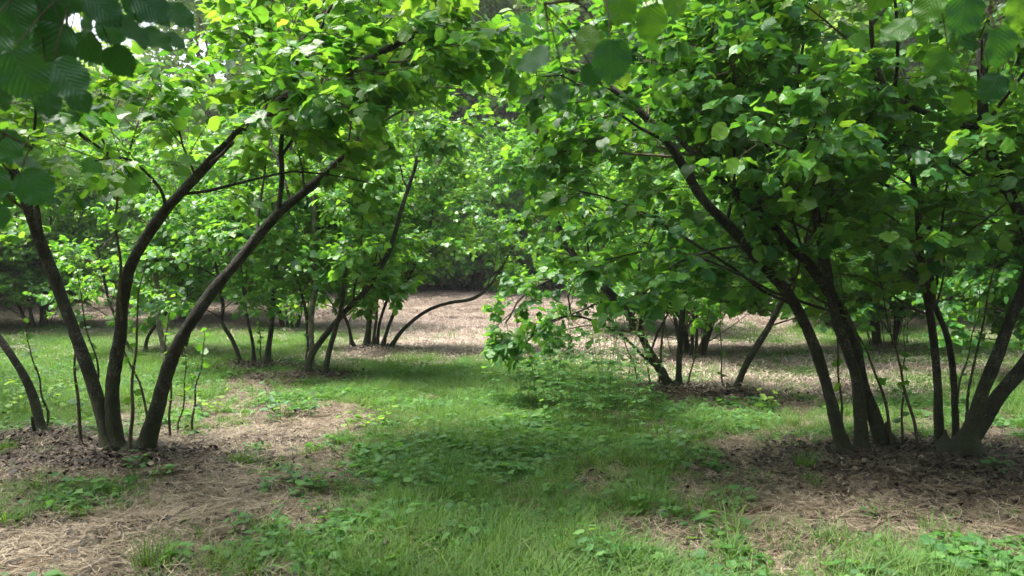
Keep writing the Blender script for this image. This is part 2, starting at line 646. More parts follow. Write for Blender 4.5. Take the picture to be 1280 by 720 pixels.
TPL = {l: [leaf_template(l, s) for s in range(6)] for l in range(4)}


def leaves_arrays(pos, fx, fy, fz, size, rv, lod):
    """joined leaves: one template copied into every frame"""
    Vs, Ts, As = [], [], []
    off = 0
    pick = rng.integers(0, 6, len(pos))
    for k in range(6):
        tv, tt, ta = TPL[lod][k]
        m = pick == k
        n = int(m.sum())
        if not n:
            continue
        s = size[m][:, None, None]
        v = pos[m][:, None, :] + s * (tv[None, :, 0:1] * fx[m][:, None, :] + tv[None, :, 1:2] * fy[m][:, None, :] + tv[None, :, 2:3] * fz[m][:, None, :])
        a = np.repeat(ta[None], n, 0)
        a[:, :, 2] = rv[m][:, None]
        t = tt[None] + (np.arange(n) * len(tv))[:, None, None] + off
        Vs.append(v.reshape(-1, 3)); As.append(a.reshape(-1, 3)); Ts.append(t.reshape(-1, 3))
        off += n * len(tv)
    return np.concatenate(Vs), np.concatenate(Ts), np.concatenate(As)


HERO = []
for k in range(9):
    tv, tt, ta = leaf_template(0, k)
    a = ta.copy(); a[:, 2] = (k + .5) / 9 * .93
    m_ = new_mesh('leaf', tv, tt, a)
    m_.materials.append(M_LEAF)
    HERO.append(m_)

SHADED_LEAVES = []  # foreground leaves with the shade in their colour
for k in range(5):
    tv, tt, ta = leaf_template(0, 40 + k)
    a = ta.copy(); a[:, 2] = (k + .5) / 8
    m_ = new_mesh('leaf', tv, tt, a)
    m_.materials.append(M_SHADED)
    SHADED_LEAVES.append(m_)

# ------------------------------------------------------------------ growing wood


def tube(paths, radii, sides, rough=0.0, flare=0):
    """paths (N,K,3), radii (N,K): joined tubes, closed at the tip"""
    N, K, _ = paths.shape
    tan = np.gradient(paths, axis=1)
    tan = nrm(tan)
    ref = np.where(np.abs(tan[..., 2:3]) > .9, np.array([1., 0, 0]), UP)
    ref0 = np.repeat(ref[:, :1], K, 1)
    a = nrm(np.cross(tan, ref0))
    b_ = np.cross(tan, a)
    th = np.linspace(0, 2 * math.pi, sides, endpoint=False)
    r = radii[:, :, None]
    if rough:
        ph = rng.random((N, 1, 1)) * 6
        kk = np.arange(K)[None, :, None]
        r = r * (1 + rough * (np.sin(3 * th[None, None] + .35 * kk + ph) * .5 + .5 * np.sin(2 * th[None, None] - .5 * kk + 2 * ph) + rng.normal(0, .35, (N, K, sides))))
    V = paths[:, :, None, :] + r[..., None] * (np.cos(th)[None, None, :, None] * a[:, :, None, :] + np.sin(th)[None, None, :, None] * b_[:, :, None, :])
    idx = np.arange(N * K * sides).reshape(N, K, sides)
    nxt = np.roll(idx, -1, axis=2)
    q = np.stack([idx[:, :-1], nxt[:, :-1], nxt[:, 1:], idx[:, 1:]], -1).reshape(-1, 4)
    T = np.concatenate([q[:, [0, 1, 2]], q[:, [0, 2, 3]]])
    # tip cap
    cap = [np.stack([idx[:, -1, 0], idx[:, -1, k], idx[:, -1, k + 1]], -1) for k in range(1, sides - 1)]
    T = np.concatenate([T] + cap)
    return V.reshape(-1, 3), T


def resample(pts, n):
    """smooth curve (Catmull-Rom) through the points, n points on it"""
    p = np.array(pts, float)
    q = np.vstack([2 * p[0] - p[1], p, 2 * p[-1] - p[-2]])
    out = []
    for i in range(1, len(q) - 2):
        for t in np.linspace(0, 1, 12, endpoint=False):
            a, b_, c, d = q[i - 1], q[i], q[i + 1], q[i + 2]
            out.append(.5 * ((2 * b_) + (-a + c) * t + (2 * a - 5 * b_ + 4 * c - d) * t * t + (-a + 3 * b_ - 3 * c + d) * t ** 3))
    out.append(p[-1])
    out = np.array(out)
    s = np.r_[0, np.cumsum(np.linalg.norm(np.diff(out[:, :3], axis=0), axis=1))]
    u = np.linspace(0, s[-1], n)
    return np.stack([np.interp(u, s, out[:, k]) for k in range(out.shape[1])], -1)


def spawn(Pp, m, L, t0, t1, ang, trop, noise, K, flatten=1.0, taper=.5):
    """children along parent polylines; returns (N*m, K, 3) and start t"""
    N, K0, _ = Pp.shape
    t = t0 + (t1 - t0) * ((np.arange(m)[None] + rng.random((N, m))) / m)
    f = t * (K0 - 1)
    i = np.clip(f.astype(int), 0, K0 - 2)
    fr = (f - i)[..., None]
    n_ = np.arange(N)[:, None]
    p = Pp[n_, i] * (1 - fr) + Pp[n_, i + 1] * fr
    tg = nrm(Pp[n_, i + 1] - Pp[n_, i])
    rv = rng.normal(size=(N, m, 3))
    az = (np.arange(m)[None] * 2.39996 + rng.random((N, 1)) * 6.28 + rng.normal(0, .5, (N, m)))[..., None]
    ref = np.where(np.abs(tg[..., 2:3]) > .93, np.array([1., 0, 0]), UP)
    a = nrm(np.cross(tg, ref))
    b_ = np.cross(tg, a)
    perp = a * np.cos(az) + b_ * np.sin(az)
    an = (ang[0] + (ang[1] - ang[0]) * rng.random((N, m)))[..., None]
    d = tg * np.cos(an) + perp * np.sin(an)
    d[..., 2] *= flatten
    d = nrm(d).reshape(-1, 3)
    Ln = ((L[0] + (L[1] - L[0]) * rng.random((N, m))) * (1 - taper * t)).reshape(-1, 1)
    p = p.reshape(-1, 3)
    out = [p]
    for k in range(K - 1):
        p = p + d * Ln / (K - 1)
        out.append(p)
        tr = trop[0] + (trop[1] - trop[0]) * k / max(1, K - 2)
        d = nrm(d + UP * tr + rng.normal(0, noise, d.shape))
    return np.stack(out, 1), t.reshape(-1)


def leaf_frames(tw, m, size, petiole=.02, t0=.15):
    """alternate leaves along twigs"""
    N, K, _ = tw.shape
    t = t0 + (1 - t0) * (np.arange(m)[None] + .5 * rng.random((N, m)) + .5) / m
    t = np.clip(t, 0, 1)
    f = t * (K - 1)
    i = np.clip(f.astype(int), 0, K - 2)
    fr = (f - i)[..., None]
    n_ = np.arange(N)[:, None]
    p = tw[n_, i] * (1 - fr) + tw[n_, i + 1] * fr
    tg = nrm(tw[n_, i + 1] - tw[n_, i])
    side = nrm(np.cross(tg, UP))
    alt = np.where(np.arange(m) % 2, 1., -1.)[None, :, None]
    d = tg * .55 + side * alt * .85 - UP * .22 + rng.normal(0, .28, (N, m, 3))
    d[:, -1] = (tg[:, -1] - UP * .3) + rng.normal(0, .2, (N, 3))
    d = nrm(d)
    nn = UP * 1.0 + rng.normal(0, .5, (N, m, 3)) + d * .15
    fx = nrm(np.cross(d, nn))
    fz = nrm(np.cross(fx, d))
    sz = size * rng.uniform(.45, 1.2, (N, m))
    pos = p + d * petiole
    keep = rng.random(N * m) < .93
    R = lambda a: a.reshape(-1, a.shape[-1])[keep] if a.ndim == 3 else a.reshape(-1)[keep]
    return R(pos), R(fx), R(d), R(fz), R(sz)


NTREE = {}
TRI = [0]


def add_mesh(name, V, T, A, mat, parent, base, kind=None, smooth=True):
    me = new_mesh(name, V - base, T, A, smooth)
    TRI[0] += len(T)
    return link(name, me, mat, parent, kind)


def foliate(tree, base, stems, p):
    """grow branches, twigs and leaves from stem polylines; stems: list of (path(K,3), radii(K), t_first)"""
    lod = p.get('lod', 1)
    P1 = []
    for path, rad, tf in stems:
        seg = path[int(tf * (len(path) - 1)):]
        if len(seg) < 3:
            seg = path[-3:]
        seg = resample(seg, 12)
        L = np.linalg.norm(np.diff(seg, axis=0), axis=1).sum()
        m = max(2, int(L / p.get('gap', .27)))
        br, t = spawn(seg[None], m, p.get('L1', (.7, 1.5)), .02, 1., (.5, 1.15), p.get('trop', (.10, -.06)), .10, 8)
        P1.append(br)
    P1 = np.concatenate(P1)
    if 'cut' in p:                                   # where branches may not reach (pruned)
        P1 = P1[p['cut'](P1[:, -1])]
    r1 = np.linspace(p.get('r1', .012), .004, 8)[None].repeat(len(P1), 0)
    # the strongest branches are parts of their own, the rest one joined part
    nb = p.get('nbranch', 0)
    L = np.linalg.norm(P1[:, -1] - P1[:, 0], axis=1)
    order = np.argsort(-L)
    for k in order[:nb]:
        V, T = tube(P1[k:k + 1], r1[k:k + 1] * 1.25, 6)
        add_mesh('branch', V, T, None, M_BARK, tree, base)
    rest = order[nb:]
    P2, _ = spawn(P1, p.get('m2', 6), p.get('L2', (.35, .8)), .15, 1., (.45, 1.0), p.get('trop2', (.02, -.10)), .13, 5, .8)
    P3, _ = spawn(P2, p.get('m3', 4), p.get('L3', (.18, .36)), .1, 1., (.4, .95), (-.02, -.12), .12, 4, .7)
    if 'cut' in p:
        P2 = P2[p['cut'](P2[:, -1])]
        P3 = P3[p['cut'](P3[:, -1])]
    Vs, Ts, off = [], [], 0
    for Q_, R_, s_ in ((P1[rest], r1[rest], 4), (P2, np.linspace(.0045, .002, 5)[None].repeat(len(P2), 0), 3), (P3[:, ::3] if lod > 1 else P3, None, 3)):
        if lod >= 3 and R_ is None:
            continue
        if len(Q_) == 0:
            continue
        if R_ is None:
            R_ = np.linspace(.0022, .0012, Q_.shape[1])[None].repeat(len(Q_), 0)
        v, t = tube(Q_, R_ * (1 if lod < 3 else 1.6), s_)
        Vs.append(v); Ts.append(t + off); off += len(v)
    add_mesh('twigs', np.concatenate(Vs), np.concatenate(Ts), None, M_TWIG, tree, base, 'stuff')
    fr = [leaf_frames(P3, p.get('m4', 5), p.get('size', .105)), leaf_frames(P2, p.get('m4', 5), p.get('size', .105), t0=.5)]
    pos, fx, fy, fz, sz = [np.concatenate([a[k] for a in fr]) for k in range(5)]
    if 'cut' in p:
        k = p['cut'](pos)
        pos, fx, fy, fz, sz = pos[k], fx[k], fy[k], fz[k], sz[k]
    rv = np.clip(rng.beta(2.0, 2.2, len(pos)) * .93 + (rng.random(len(pos)) < .006) * .2, 0, 1) + p.get('tint', 0)
    nleaf = p.get('nleaf', 0)
    if nleaf:
        u, v, d = proj(pos)
        ok = (u > -10) & (u < 1290) & (v > -10) & (v < 730) & (d > .3)
        score = np.where(ok, sz / np.maximum(d, .3), 0)
        top = np.argsort(-score)[:nleaf]
        top = top[score[top] > 0]
        for k in top:
            o = bpy.data.objects.new('leaf', HERO[rng.integers(0, 9)])
            COL.objects.link(o)
            o.parent = tree
            M = np.eye(4)
            M[:3, 0], M[:3, 1], M[:3, 2] = fx[k] * sz[k], fy[k] * sz[k], fz[k] * sz[k]
            M[:3, 3] = pos[k] - base
            o.matrix_local = Matrix(M.tolist())
        m = np.ones(len(pos), bool)
        m[top] = False
        pos, fx, fy, fz, sz, rv = pos[m], fx[m], fy[m], fz[m], sz[m], rv[m]
    V, T, A = leaves_arrays(pos, fx, fy, fz, sz, rv, lod)
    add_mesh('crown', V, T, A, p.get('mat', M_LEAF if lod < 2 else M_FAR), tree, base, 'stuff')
    NTREE[tree.name] = len(pos)


def px_stem(pts, D, w):
    """stem given where it is seen: list of (px, py[, dD]) and widths in pixels at bottom and top"""
    q = np.array([P(a[0], a[1], D + (a[2] if len(a) > 2 else 0)) for a in pts])
    n = max(18, int(len(pts) * 7))
    path = resample(q, n)
    ww = np.interp(np.linspace(0, 1, n), np.linspace(0, 1, len(w)), w)
    rad = ww * .67 / 2 / 995. * path[:, 1]
    return path, rad


def wiggle(path, a=.012):
    p = path.copy()
    s = rng.random(3) * 6
    t = np.linspace(0, 1, len(p))[:, None] * 18
    p = p + a * np.sin(t * np.array([1, 1.3, .4]) + s) * np.clip(t / 3, 0, 1)
    return p


def hazel(label, base, stems, shoots, p, cat='hazel tree', group=None):
    """stems: (path, radii, t_first, material)"""
    base = np.array([base[0], base[1], float(H(base[0], base[1]))])
    tree = thing('hazel_tree', base, label, cat, group)
    for s in stems:
        path, rad = s[0].copy(), s[1].copy()
        if len(s) <= 4:                               # rises from the ground
            gz = float(H(path[0, 0], path[0, 1]))
            path[0, 2] = gz - .08
            path[1, 2] = max(path[1, 2], gz + .02)
            rad[0] *= 2.9; rad[1] *= 1.95; rad[2] *= 1.4; rad[3] *= 1.15
        path = wiggle(path)
        V, T = tube(path[None], rad[None], 14 if rad[0] > .02 else 7, .10)
        add_mesh('stem' if len(s) <= 4 else 'branch', V, T, None, s[3], tree, base)
    for path, rad in shoots:
        path = path.copy()
        gz = float(H(path[0, 0], path[0, 1]))
        path[0, 2] = gz - .03
        e = path[-1] + (path[-1] - path[-4]) * 1.1 + np.array([rng.normal(0, .05), rng.normal(0, .05), .1])
        path = resample(np.vstack([path, e]), 22)
        rad = np.linspace(rad[0] * 1.3, .0025, 22)
        path = wiggle(path, .008)
        V, T = tube(path[None], rad[None], 6)
        o = add_mesh('shoot', V, T, None, M_SHOOT, tree, base)
        fr = leaf_frames(path[None], 18, .07, .008, t0=.2)
        V, T, A = leaves_arrays(*fr, rng.random(len(fr[0])) * .6 + .05, 1)
        add_mesh('foliage', V, T, A, M_LEAF, o, base, 'stuff')
    for k in range(5):
        s = stems[k % len(stems)]
        if len(s) > 4:
            continue
        a = rng.uniform(0, 6.28); ln = rng.uniform(.07, .22)
        q0 = s[0][0].copy(); q0[0] += math.cos(a) * .09; q0[1] += math.sin(a) * .09
        q0[2] = float(H(q0[0], q0[1])) - .04
        q1 = q0 + np.array([math.cos(a) * .06, math.sin(a) * .06, ln])
        V, T = tube(resample(np.array([q0, (q0 + q1) / 2 + rng.normal(0, .008, 3), q1]), 6)[None], np.array([[.032, .026, .022, .02, .019, .014]]) * rng.uniform(.6, 1.2), 9, .12)
        add_mesh('stub', V, T, None, M_BARK, tree, base)
    foliate(tree, base, [(s[0], s[1], s[2]) for s in stems if s[2] < 1], p)
    return tree


def S(pts, D, w, tf=.45, mat=None, br=False):
    path, rad = px_stem(pts, D, w)
    return (path, rad, tf, mat or M_BARK) + ((True,) if br else ())


def above(zf):
    return lambda X: X[:, 2] > zf


def cutter(zlow=1.2, zones=()):
    """pruning: nothing below zlow, and not in the picture's open lane zones (u0,u1,v0,v1,dmax)"""
    def f(X):
        u, v, d = proj(X)
        k = X[:, 2] > zlow
        k &= ~((d > -1) & (d < 2.7) & (u > -150) & (u < 1430) & (v > -60) & (v < 800))   # clear round the photographer
        for u0, u1, v0, v1, dm in zones:
            k &= ~((u > u0) & (u < u1) & (v > v0) & (v < v1) & (d < dm) & (d > 0))
        return k
    return f


LANE = ((490, 660, 130, 480, 9.5),)

# --- left tree
st_ = [
    S([(140, 576), (128, 520), (105, 450), (76, 370), (50, 300, -.1), (20, 225, -.2), (-20, 160, -.3), (-70, 60, -.4), (-90, -60, -.5)], 6.7, (26, 22, 20, 17, 12), .4),
    S([(152, 580), (141, 520), (139, 470), (150, 415), (156, 370), (168, 325, -.1), (200, 270, -.2), (238, 228, -.3), (290, 178, -.4), (340, 135, -.5), (375, 110, -.6), (420, 92, -.7), (480, 62, -.8), (540, 30, -.9)], 6.7, (30, 23, 20, 17, 15, 10), .42),
    S([(176, 578), (190, 530), (205, 480), (230, 420), (265, 362, .1), (300, 320, .2), (342, 274, .3), (385, 236, .4), (418, 206, .5), (455, 170, .6), (490, 125, .7), (520, 80, .8)], 6.75, (34, 24, 20, 17, 15, 9), .42),
    S([(348, 268, .3), (352, 215, .3), (354, 160, .2), (368, 100, .1), (380, 50, 0), (385, 0, 0)], 6.75, (10, 8, 5), .2, None, True),
    S([(54, 556), (46, 512), (30, 472), (2, 428), (-40, 375), (-90, 300), (-130, 200)], 7.4, (18, 13, 12, 9), .6),
    S([(152, 400), (148, 320, -.2), (145, 243, -.5), (134, 181, -.7), (98, 128, -.9), (60, 60, -1.0)], 6.6, (5, 4, 3), .5, M_TWIG, True),
]
sh = [px_stem([(102, 560), (97, 500), (93, 448), (90, 400)], 6.9, (6, 4, 3)), px_stem([(163, 560), (165, 500), (170, 430), (174, 360)], 6.6, (6, 5, 3)),
      px_stem([(60, 520), (50, 480), (42, 452), (34, 425)], 7.6, (4, 3, 2)), px_stem([(124, 480), (118, 440), (106, 400), (98, 350)], 6.8, (4, 3, 2)),
      px_stem([(186, 520), (170, 470), (152, 430), (140, 380)], 7.0, (4, 3, 2)), px_stem([(212, 540), (213, 480), (206, 430), (210, 400)], 7.4, (4, 3, 2)),
      px_stem([(240, 530), (246, 480), (255, 440)], 7.8, (4, 3, 2)), px_stem([(222, 535), (230, 500), (232, 440)], 7.7, (3, 3, 2))]
SIGHT = ((240, 345, 270, 420, 6.5), (330, 430, 195, 300, 6.8), (160, 240, 225, 400, 6.3), (230, 300, 165, 240, 6.1), (880, 990, 225, 350, 6.3))
A_CUT = cutter(.95, LANE + SIGHT + ((30, 215, 12, 62, 30),))
hazel('large hazel with thick bare stems fanning up beside the left edge of the grass lane', (-3.35, 6.75), st_, sh,
      dict(cut=A_CUT, nbranch=14, nleaf=300, gap=.20, L1=(1.0, 2.5), m2=8, L2=(.4, 1.0), m3=4, m4=6, size=.105, trop=(.12, -.26)))

# --- right pair
st_ = [
    S([(1056, 576), (1042, 512), (1022, 450), (1003, 400), (982, 360), (950, 325), (915, 285), (876, 247), (842, 185), (800, 140), (750, 105), (700, 85)], 6.6, (26, 20, 20, 19, 17, 14, 9), .26),
    S([(1080, 578), (1075, 520), (1068, 470), (1056, 430), (1044, 390), (1034, 335), (1020, 270), (1012, 225), (1000, 150, .2), (990, 60, .3), (1000, -40, .3)], 6.6, (26, 19, 18, 15, 12, 8), .28),
    S([(1108, 582), (1096, 530), (1080, 480), (1066, 430), (1046, 385), (1015, 335), (985, 305), (962, 277), (925, 243), (890, 215, .2), (840, 160, .4), (800, 110, .6)], 6.7, (30, 23, 21, 18, 14, 10, 6), .3),
    S([(950, 262), (946, 235), (938, 195), (922, 150), (905, 110), (885, 75), (870, 20)], 6.7, (9, 7, 5), .2, None, True),
]
sh = [px_stem([(1052, 545), (1050, 480), (1046, 430), (1046, 370)], 6.8, (4, 3, 2)), px_stem([(1117, 565), (1105, 500), (1088, 450), (1062, 400), (1050, 350)], 6.6, (5, 4, 3)),
      px_stem([(1150, 570), (1138, 510), (1122, 450), (1110, 400), (1098, 345)], 6.5, (5, 5, 3)), px_stem([(1128, 560), (1128, 500), (1130, 440)], 6.7, (4, 3, 2))]
hazel('dark hazel with a cluster of leaning stems, one long stem arching over the grass', (2.98, 6.65), st_, sh,
      dict(cut=cutter(1.0, LANE + SIGHT), nbranch=12, nleaf=300, gap=.23, L1=(1.0, 2.5), m2=8, L2=(.4, 1.0), m3=4, m4=5, size=.105, trop=(.08, -.3), tint=-.05))
st_ = [
    S([(1188, 592), (1215, 545), (1246, 500), (1288, 445), (1340, 370), (1390, 270), (1420, 150)], 6.45, (34, 26, 24, 20, 14), .5),
    S([(1206, 560), (1225, 500), (1245, 450), (1262, 400), (1282, 350), (1286, 300), (1266, 245), (1238, 190), (1226, 150), (1228, 80), (1238, 0), (1250, -80)], 6.4, (26, 22, 20, 19, 19, 17, 14), .28),
    S([(1176, 578), (1173, 500), (1166, 420), (1156, 350), (1147, 285), (1140, 200), (1130, 110)], 6.7, (18, 14, 12, 7), .33),
    S([(1196, 575), (1193, 490), (1183, 420), (1168, 370), (1160, 300), (1180, 200)], 6.9, (14, 11, 10, 6), .4),
    S([(1227, 158), (1190, 155), (1150, 140), (1108, 108), (1091, 60), (1088, -10), (1070, -60)], 6.4, (13, 10, 8, 7), .3, None, True),
]
sh = [px_stem([(1205, 540), (1216, 460), (1232, 390), (1240, 340)], 6.9, (5, 4, 3)), px_stem([(1190, 560), (1200, 480), (1222, 400)], 7.1, (4, 3, 2))]
hazel('dark hazel at the right edge whose stout mossy trunk forks low above the bare soil', (3.7, 6.5), st_, sh,
      dict(cut=cutter(1.0, LANE), nbranch=12, nleaf=300, gap=.23, L1=(1.0, 2.5), m2=8, L2=(.4, 1.0), m3=4, m4=5, size=.105, trop=(.08, -.3), tint=-.06))

# --- right, farther
st_ = [
    S([(840, 497), (830, 470), (813, 440), (796, 408), (770, 375), (745, 350), (720, 322), (700, 290), (680, 240), (670, 180), (680, 110)], 10.3, (18, 14, 13, 12, 9, 6), .12),
    S([(849, 497), (849, 440), (853, 390), (860, 340), (868, 290), (880, 220), (900, 140)], 10.3, (12, 10, 9, 6), .18),
    S([(912, 503), (925, 475), (945, 435), (965, 400), (985, 360), (1010, 300), (1030, 210)], 10.0, (14, 11, 9, 6), .28),
    S([(745, 350), (715, 345, -.2), (680, 352, -.4), (650, 375, -.5), (632, 405, -.6)], 10.3, (8, 5, 3), .2, None, True),
    S([(832, 470), (800, 440, -.2), (760, 410, -.4), (715, 395, -.6), (680, 405, -.8), (660, 425, -.9)], 10.3, (6, 4, 3), .6, None, True),
]
sh = [px_stem([(822, 495), (826, 450), (830, 380), (826, 320)], 10.4, (4, 3, 2)), px_stem([(815, 495), (808, 440), (800, 370)], 10.2, (3, 3, 2)),
      px_stem([(855, 495), (868, 450), (885, 400), (890, 350)], 10.2, (3, 3, 2)), px_stem([(903, 500), (902, 450), (900, 400)], 10.1, (3, 2, 2)),
      px_stem([(800, 490), (790, 450), (770, 400)], 10.2, (3, 3, 2))]
hazel('leafy hazel beyond the lane whose low branches droop almost to the grass', (2.1, 10.3), st_, sh,
      dict(cut=cutter(.45, ((455, 606, 200, 600, 30),)), nbranch=8, nleaf=120, gap=.22, L1=(.9, 2.2), m2=8, m3=4, m4=6, size=.095, trop=(.04, -.32)))

# --- left, farther
st_ = [
    S([(388, 474), (389, 430), (391, 380), (394, 330), (392, 260), (380, 190)], 11.9, (12, 10, 9, 6), .28, M_PALE),
    S([(386, 474), (386, 452), (402, 425), (430, 392), (462, 360), (482, 320), (500, 270), (520, 200), (530, 130)], 11.8, (13, 10, 9, 7, 5), .22),
    S([(402, 476), (412, 442), (420, 410), (428, 370), (440, 300), (460, 220)], 11.7, (11, 8, 6, 4), .22),
    S([(386, 440), (383, 400), (372, 350), (350, 290), (330, 220)], 11.9, (6, 5, 3), .3, None, True),
]
hazel('hazel with one straight pale stem and a dark stem curving right beside the lane', (-2.9, 11.8), st_, [px_stem([(383, 455), (384, 400), (386, 370)], 11.9, (3, 3, 2))],
      dict(cut=cutter(.8, ((540, 700, 200, 460, 14),)), nbranch=6, nleaf=80, gap=.22, L1=(.9, 2.2), m2=8, m3=4, m4=6, lod=2, mat=M_LEAF, trop=(.04, -.32)))
st_ = [
    S([(304, 462), (292, 428), (276, 402), (279, 378), (268, 330), (250, 270)], 13.2, (8, 7, 6, 5), .22),
    S([(318, 462), (314, 420), (306, 380), (300, 320), (296, 240)], 13.3, (7, 5, 4), .22),
    S([(333, 463), (337, 420), (343, 370), (347, 310), (355, 230), (370, 150)], 13.2, (11, 8, 7, 5), .22),
]
hazel('thin hazel of three upright stems standing behind the large left hazel', (-4.2, 13.2), st_, [px_stem([(326, 462), (325, 410)], 13.2, (3, 2))],
      dict(cut=cutter(.9, LANE), nbranch=6, gap=.22, L1=(.9, 2.2), m2=8, m3=4, m4=6, lod=2, size=.10, trop=(.04, -.32)))
st_ = [
    S([(458, 440), (462, 400), (464, 350), (460, 280), (450, 200)], 16.2, (10, 8, 5), .22),
    S([(442, 436), (434, 404), (424, 370), (410, 310)], 16.3, (6, 5, 3), .22),
    S([(476, 441), (486, 408), (500, 372), (520, 330), (540, 270), (550, 190)], 16.2, (7, 6, 4), .22),
    S([(482, 443), (505, 412), (530, 391), (560, 379), (592, 372), (618, 350), (640, 310)], 16.1, (9, 6, 6, 4), .62),
    S([(470, 440), (476, 400), (490, 350), (500, 280), (505, 200)], 16.3, (6, 5, 4), .22),
    S([(466, 438), (470, 395), (473, 350), (480, 260)], 16.1, (5, 5, 3), .22),
]
hazel('far hazel with a fan of thin stems, one bowing low over the pale bare soil', (-2.75, 16.2), st_, [],
      dict(cut=cutter(.6), nbranch=6, gap=.22, L1=(.9, 2.3), m2=8, m3=4, m4=6, lod=2, size=.10, trop=(.04, -.32)))
st_ = [
    S([(206, 452), (204, 430), (198, 400), (196, 360), (190, 300), (200, 210)], 14.8, (10, 9, 8, 5), .28, M_PALE),
    S([(180, 450), (186, 420), (205, 395), (225, 360), (240, 300), (250, 210)], 15.0, (6, 5, 4), .22),
    S([(170, 450), (150, 410), (135, 370), (120, 300)], 15.1, (6, 5, 4), .22),
    S([(226, 450), (236, 415), (225, 370), (215, 300)], 15.2, (6, 5, 3), .22),
]
hazel('hazel behind the left one with a short pale grey stem among thin dark ones', (-6.6, 15.0), st_, [],
      dict(cut=cutter(.5), nbranch=4, gap=.22, L1=(.9, 2.3), m2=8, m3=4, m4=6, lod=2, size=.10, trop=(.04, -.32)))

# --- hazels beside the photographer, their trunks outside the picture, boughs hanging in at the top


def bough_tree(label, base, stem_pts, fg, p):
    bz = float(H(base[0], base[1]))
    B = np.array([base[0], base[1], bz])
    tree = thing('hazel_tree', B, label, 'hazel tree')
    stems = []
    for q in stem_pts:
        path = resample(np.array(q, float), 24)
        path[0, 2] = bz - .08
        rad = np.linspace(.075, .02, 24)
        rad[0] *= 1.5
        V, T = tube(path[None], rad[None], 12, .05)
        add_mesh('stem', V, T, None, M_BARK, tree, B)
        stems.append((path, rad, .4))
    for bp in fg:                                     # each: bough points, then hanging leaves (px, py, D, px size, turn, face)
        path = resample(np.array([P(*a) for a in bp[0]]), 20)
        V, T = tube(path[None], np.linspace(.012, .003, 20)[None], 7)
        add_mesh('branch', V, T, None, M_TWIG, tree, B)
        for (u, v, D, sz, ang, face) in bp[1]:
            a = P(u, v, D)
            k = int(np.argmin(np.linalg.norm(path - a, axis=1)))
            s = sz * (.68 if u < 500 else .60) / 995. * D
            dirn = np.array([math.sin(math.radians(ang)), .15, -math.cos(math.radians(ang))])
            dirn = nrm(dirn + rng.normal(0, .1, 3))
            nn = nrm(np.array([0, -math.cos(math.radians(face)), math.sin(math.radians(face))]) + rng.normal(0, .15, 3))
            fx = nrm(np.cross(dirn, nn)); fz = nrm(np.cross(fx, dirn))
            st0 = a - dirn * s * .5
            pk = resample(np.array([path[k], (path[k] + st0) / 2 + np.array([0, 0, .012]), st0]), 6)
            V, T = tube(pk[None], np.linspace(.0018, .0011, 6)[None], 5)
            add_mesh('twig', V, T, None, M_TWIG, tree, B)
            o = bpy.data.objects.new('leaf', HERO[rng.integers(2, 7)] if (u > 500 and rng.random() < .5) else SHADED_LEAVES[rng.integers(0, 5)])
            COL.objects.link(o); o.parent = tree
            M = np.eye(4)
            M[:3, 0], M[:3, 1], M[:3, 2] = fx * s, dirn * s, fz * s
            M[:3, 3] = st0 - B
            o.matrix_local = Matrix(M.tolist())
    foliate(tree, B, stems, p)
    return tree


fgL = [
    ([(-520, -120, 1.7), (-300, -60, 1.6), (-120, -20, 1.5), (20, -15, 1.5), (150, -25, 1.5), (240, -60, 1.5)],
     [(20, 20, 1.45, 85, 10, 20), (70, 60, 1.5, 90, -20, 35), (30, 95, 1.35, 95, 15, 25), (85, 100, 1.4, 80, 35, 30), (130, 12, 1.5, 70, 50, 50), (165, 40, 1.55, 75, 30, 60),
      (-10, 60, 1.4, 90, 0, 20), (150, 78, 1.6, 60, 20, 15), (195, 50, 1.6, 65, 55, 50), (190, 10, 1.5, 70, 70, 50), (105, 25, 1.55, 60, -25, 60), (55, 10, 1.5, 80, 15, 30), (0, 120, 1.5, 60, -15, 40),
      (225, 20, 1.6, 60, 60, 60), (60, 130, 1.5, 50, 0, 50), (10, -10, 1.45, 80, 5, 30), (45, 50, 1.6, 75, 15, 50), (-5, 90, 1.5, 80, -10, 30), (110, 60, 1.6, 60, 10, 40), (140, 40, 1.65, 55, 25, 60), (170, 5, 1.6, 60, 20, 40), (215, 50, 1.7, 50, 75, 50), (85, -5, 1.45, 70, -20, 40), (100, 125, 1.6, 48, 30, 30)]),
    ([(-480, 60, 1.9), (-250, 90, 1.8), (-100, 140, 1.7), (0, 165, 1.7), (40, 185, 1.7)],
     [(45, 235, 1.7, 70, 35, 45), (10, 185, 1.7, 65, 0, 30), (-10, 230, 1.7, 70, 10, 35), (35, 200, 1.75, 50, 70, 50), (-5, 270, 1.8, 50, 20, 40)]),
]
cutN = cutter(1.9, ((-20, 500, 170, 600, 4.3), (500, 1300, 150, 600, 4.2), (480, 700, 60, 600, 4.5), (30, 215, 12, 62, 30)))
bough_tree('hazel rooted beyond the left edge, its large blurred leaves hanging over the sky gap', (-3.1, 1.5),
           [[(-3.05, 1.5, 0), (-2.9, 1.7, 1.2), (-2.4, 2.0, 2.3), (-1.6, 2.3, 3.2), (-.7, 2.6, 3.9)],
            [(-3.15, 1.55, 0), (-3.2, 2.0, 1.3), (-3.1, 2.8, 2.5), (-2.8, 3.6, 3.5), (-2.4, 4.2, 4.3)],
            [(-3.1, 1.5, 0), (-2.8, 1.6, 1.6), (-1.9, 1.9, 2.8), (-.6, 2.1, 3.2), (.5, 2.3, 3.3)],
            [(-3.2, 1.4, 0), (-3.4, 1.2, 1.5), (-3.3, .4, 2.8), (-2.6, -.5, 3.8)]], fgL,
           dict(cut=cutN, nbranch=6, nleaf=260, gap=.24, L1=(.8, 2.0), m2=7, m3=4, m4=5, trop=(.1, -.2)))
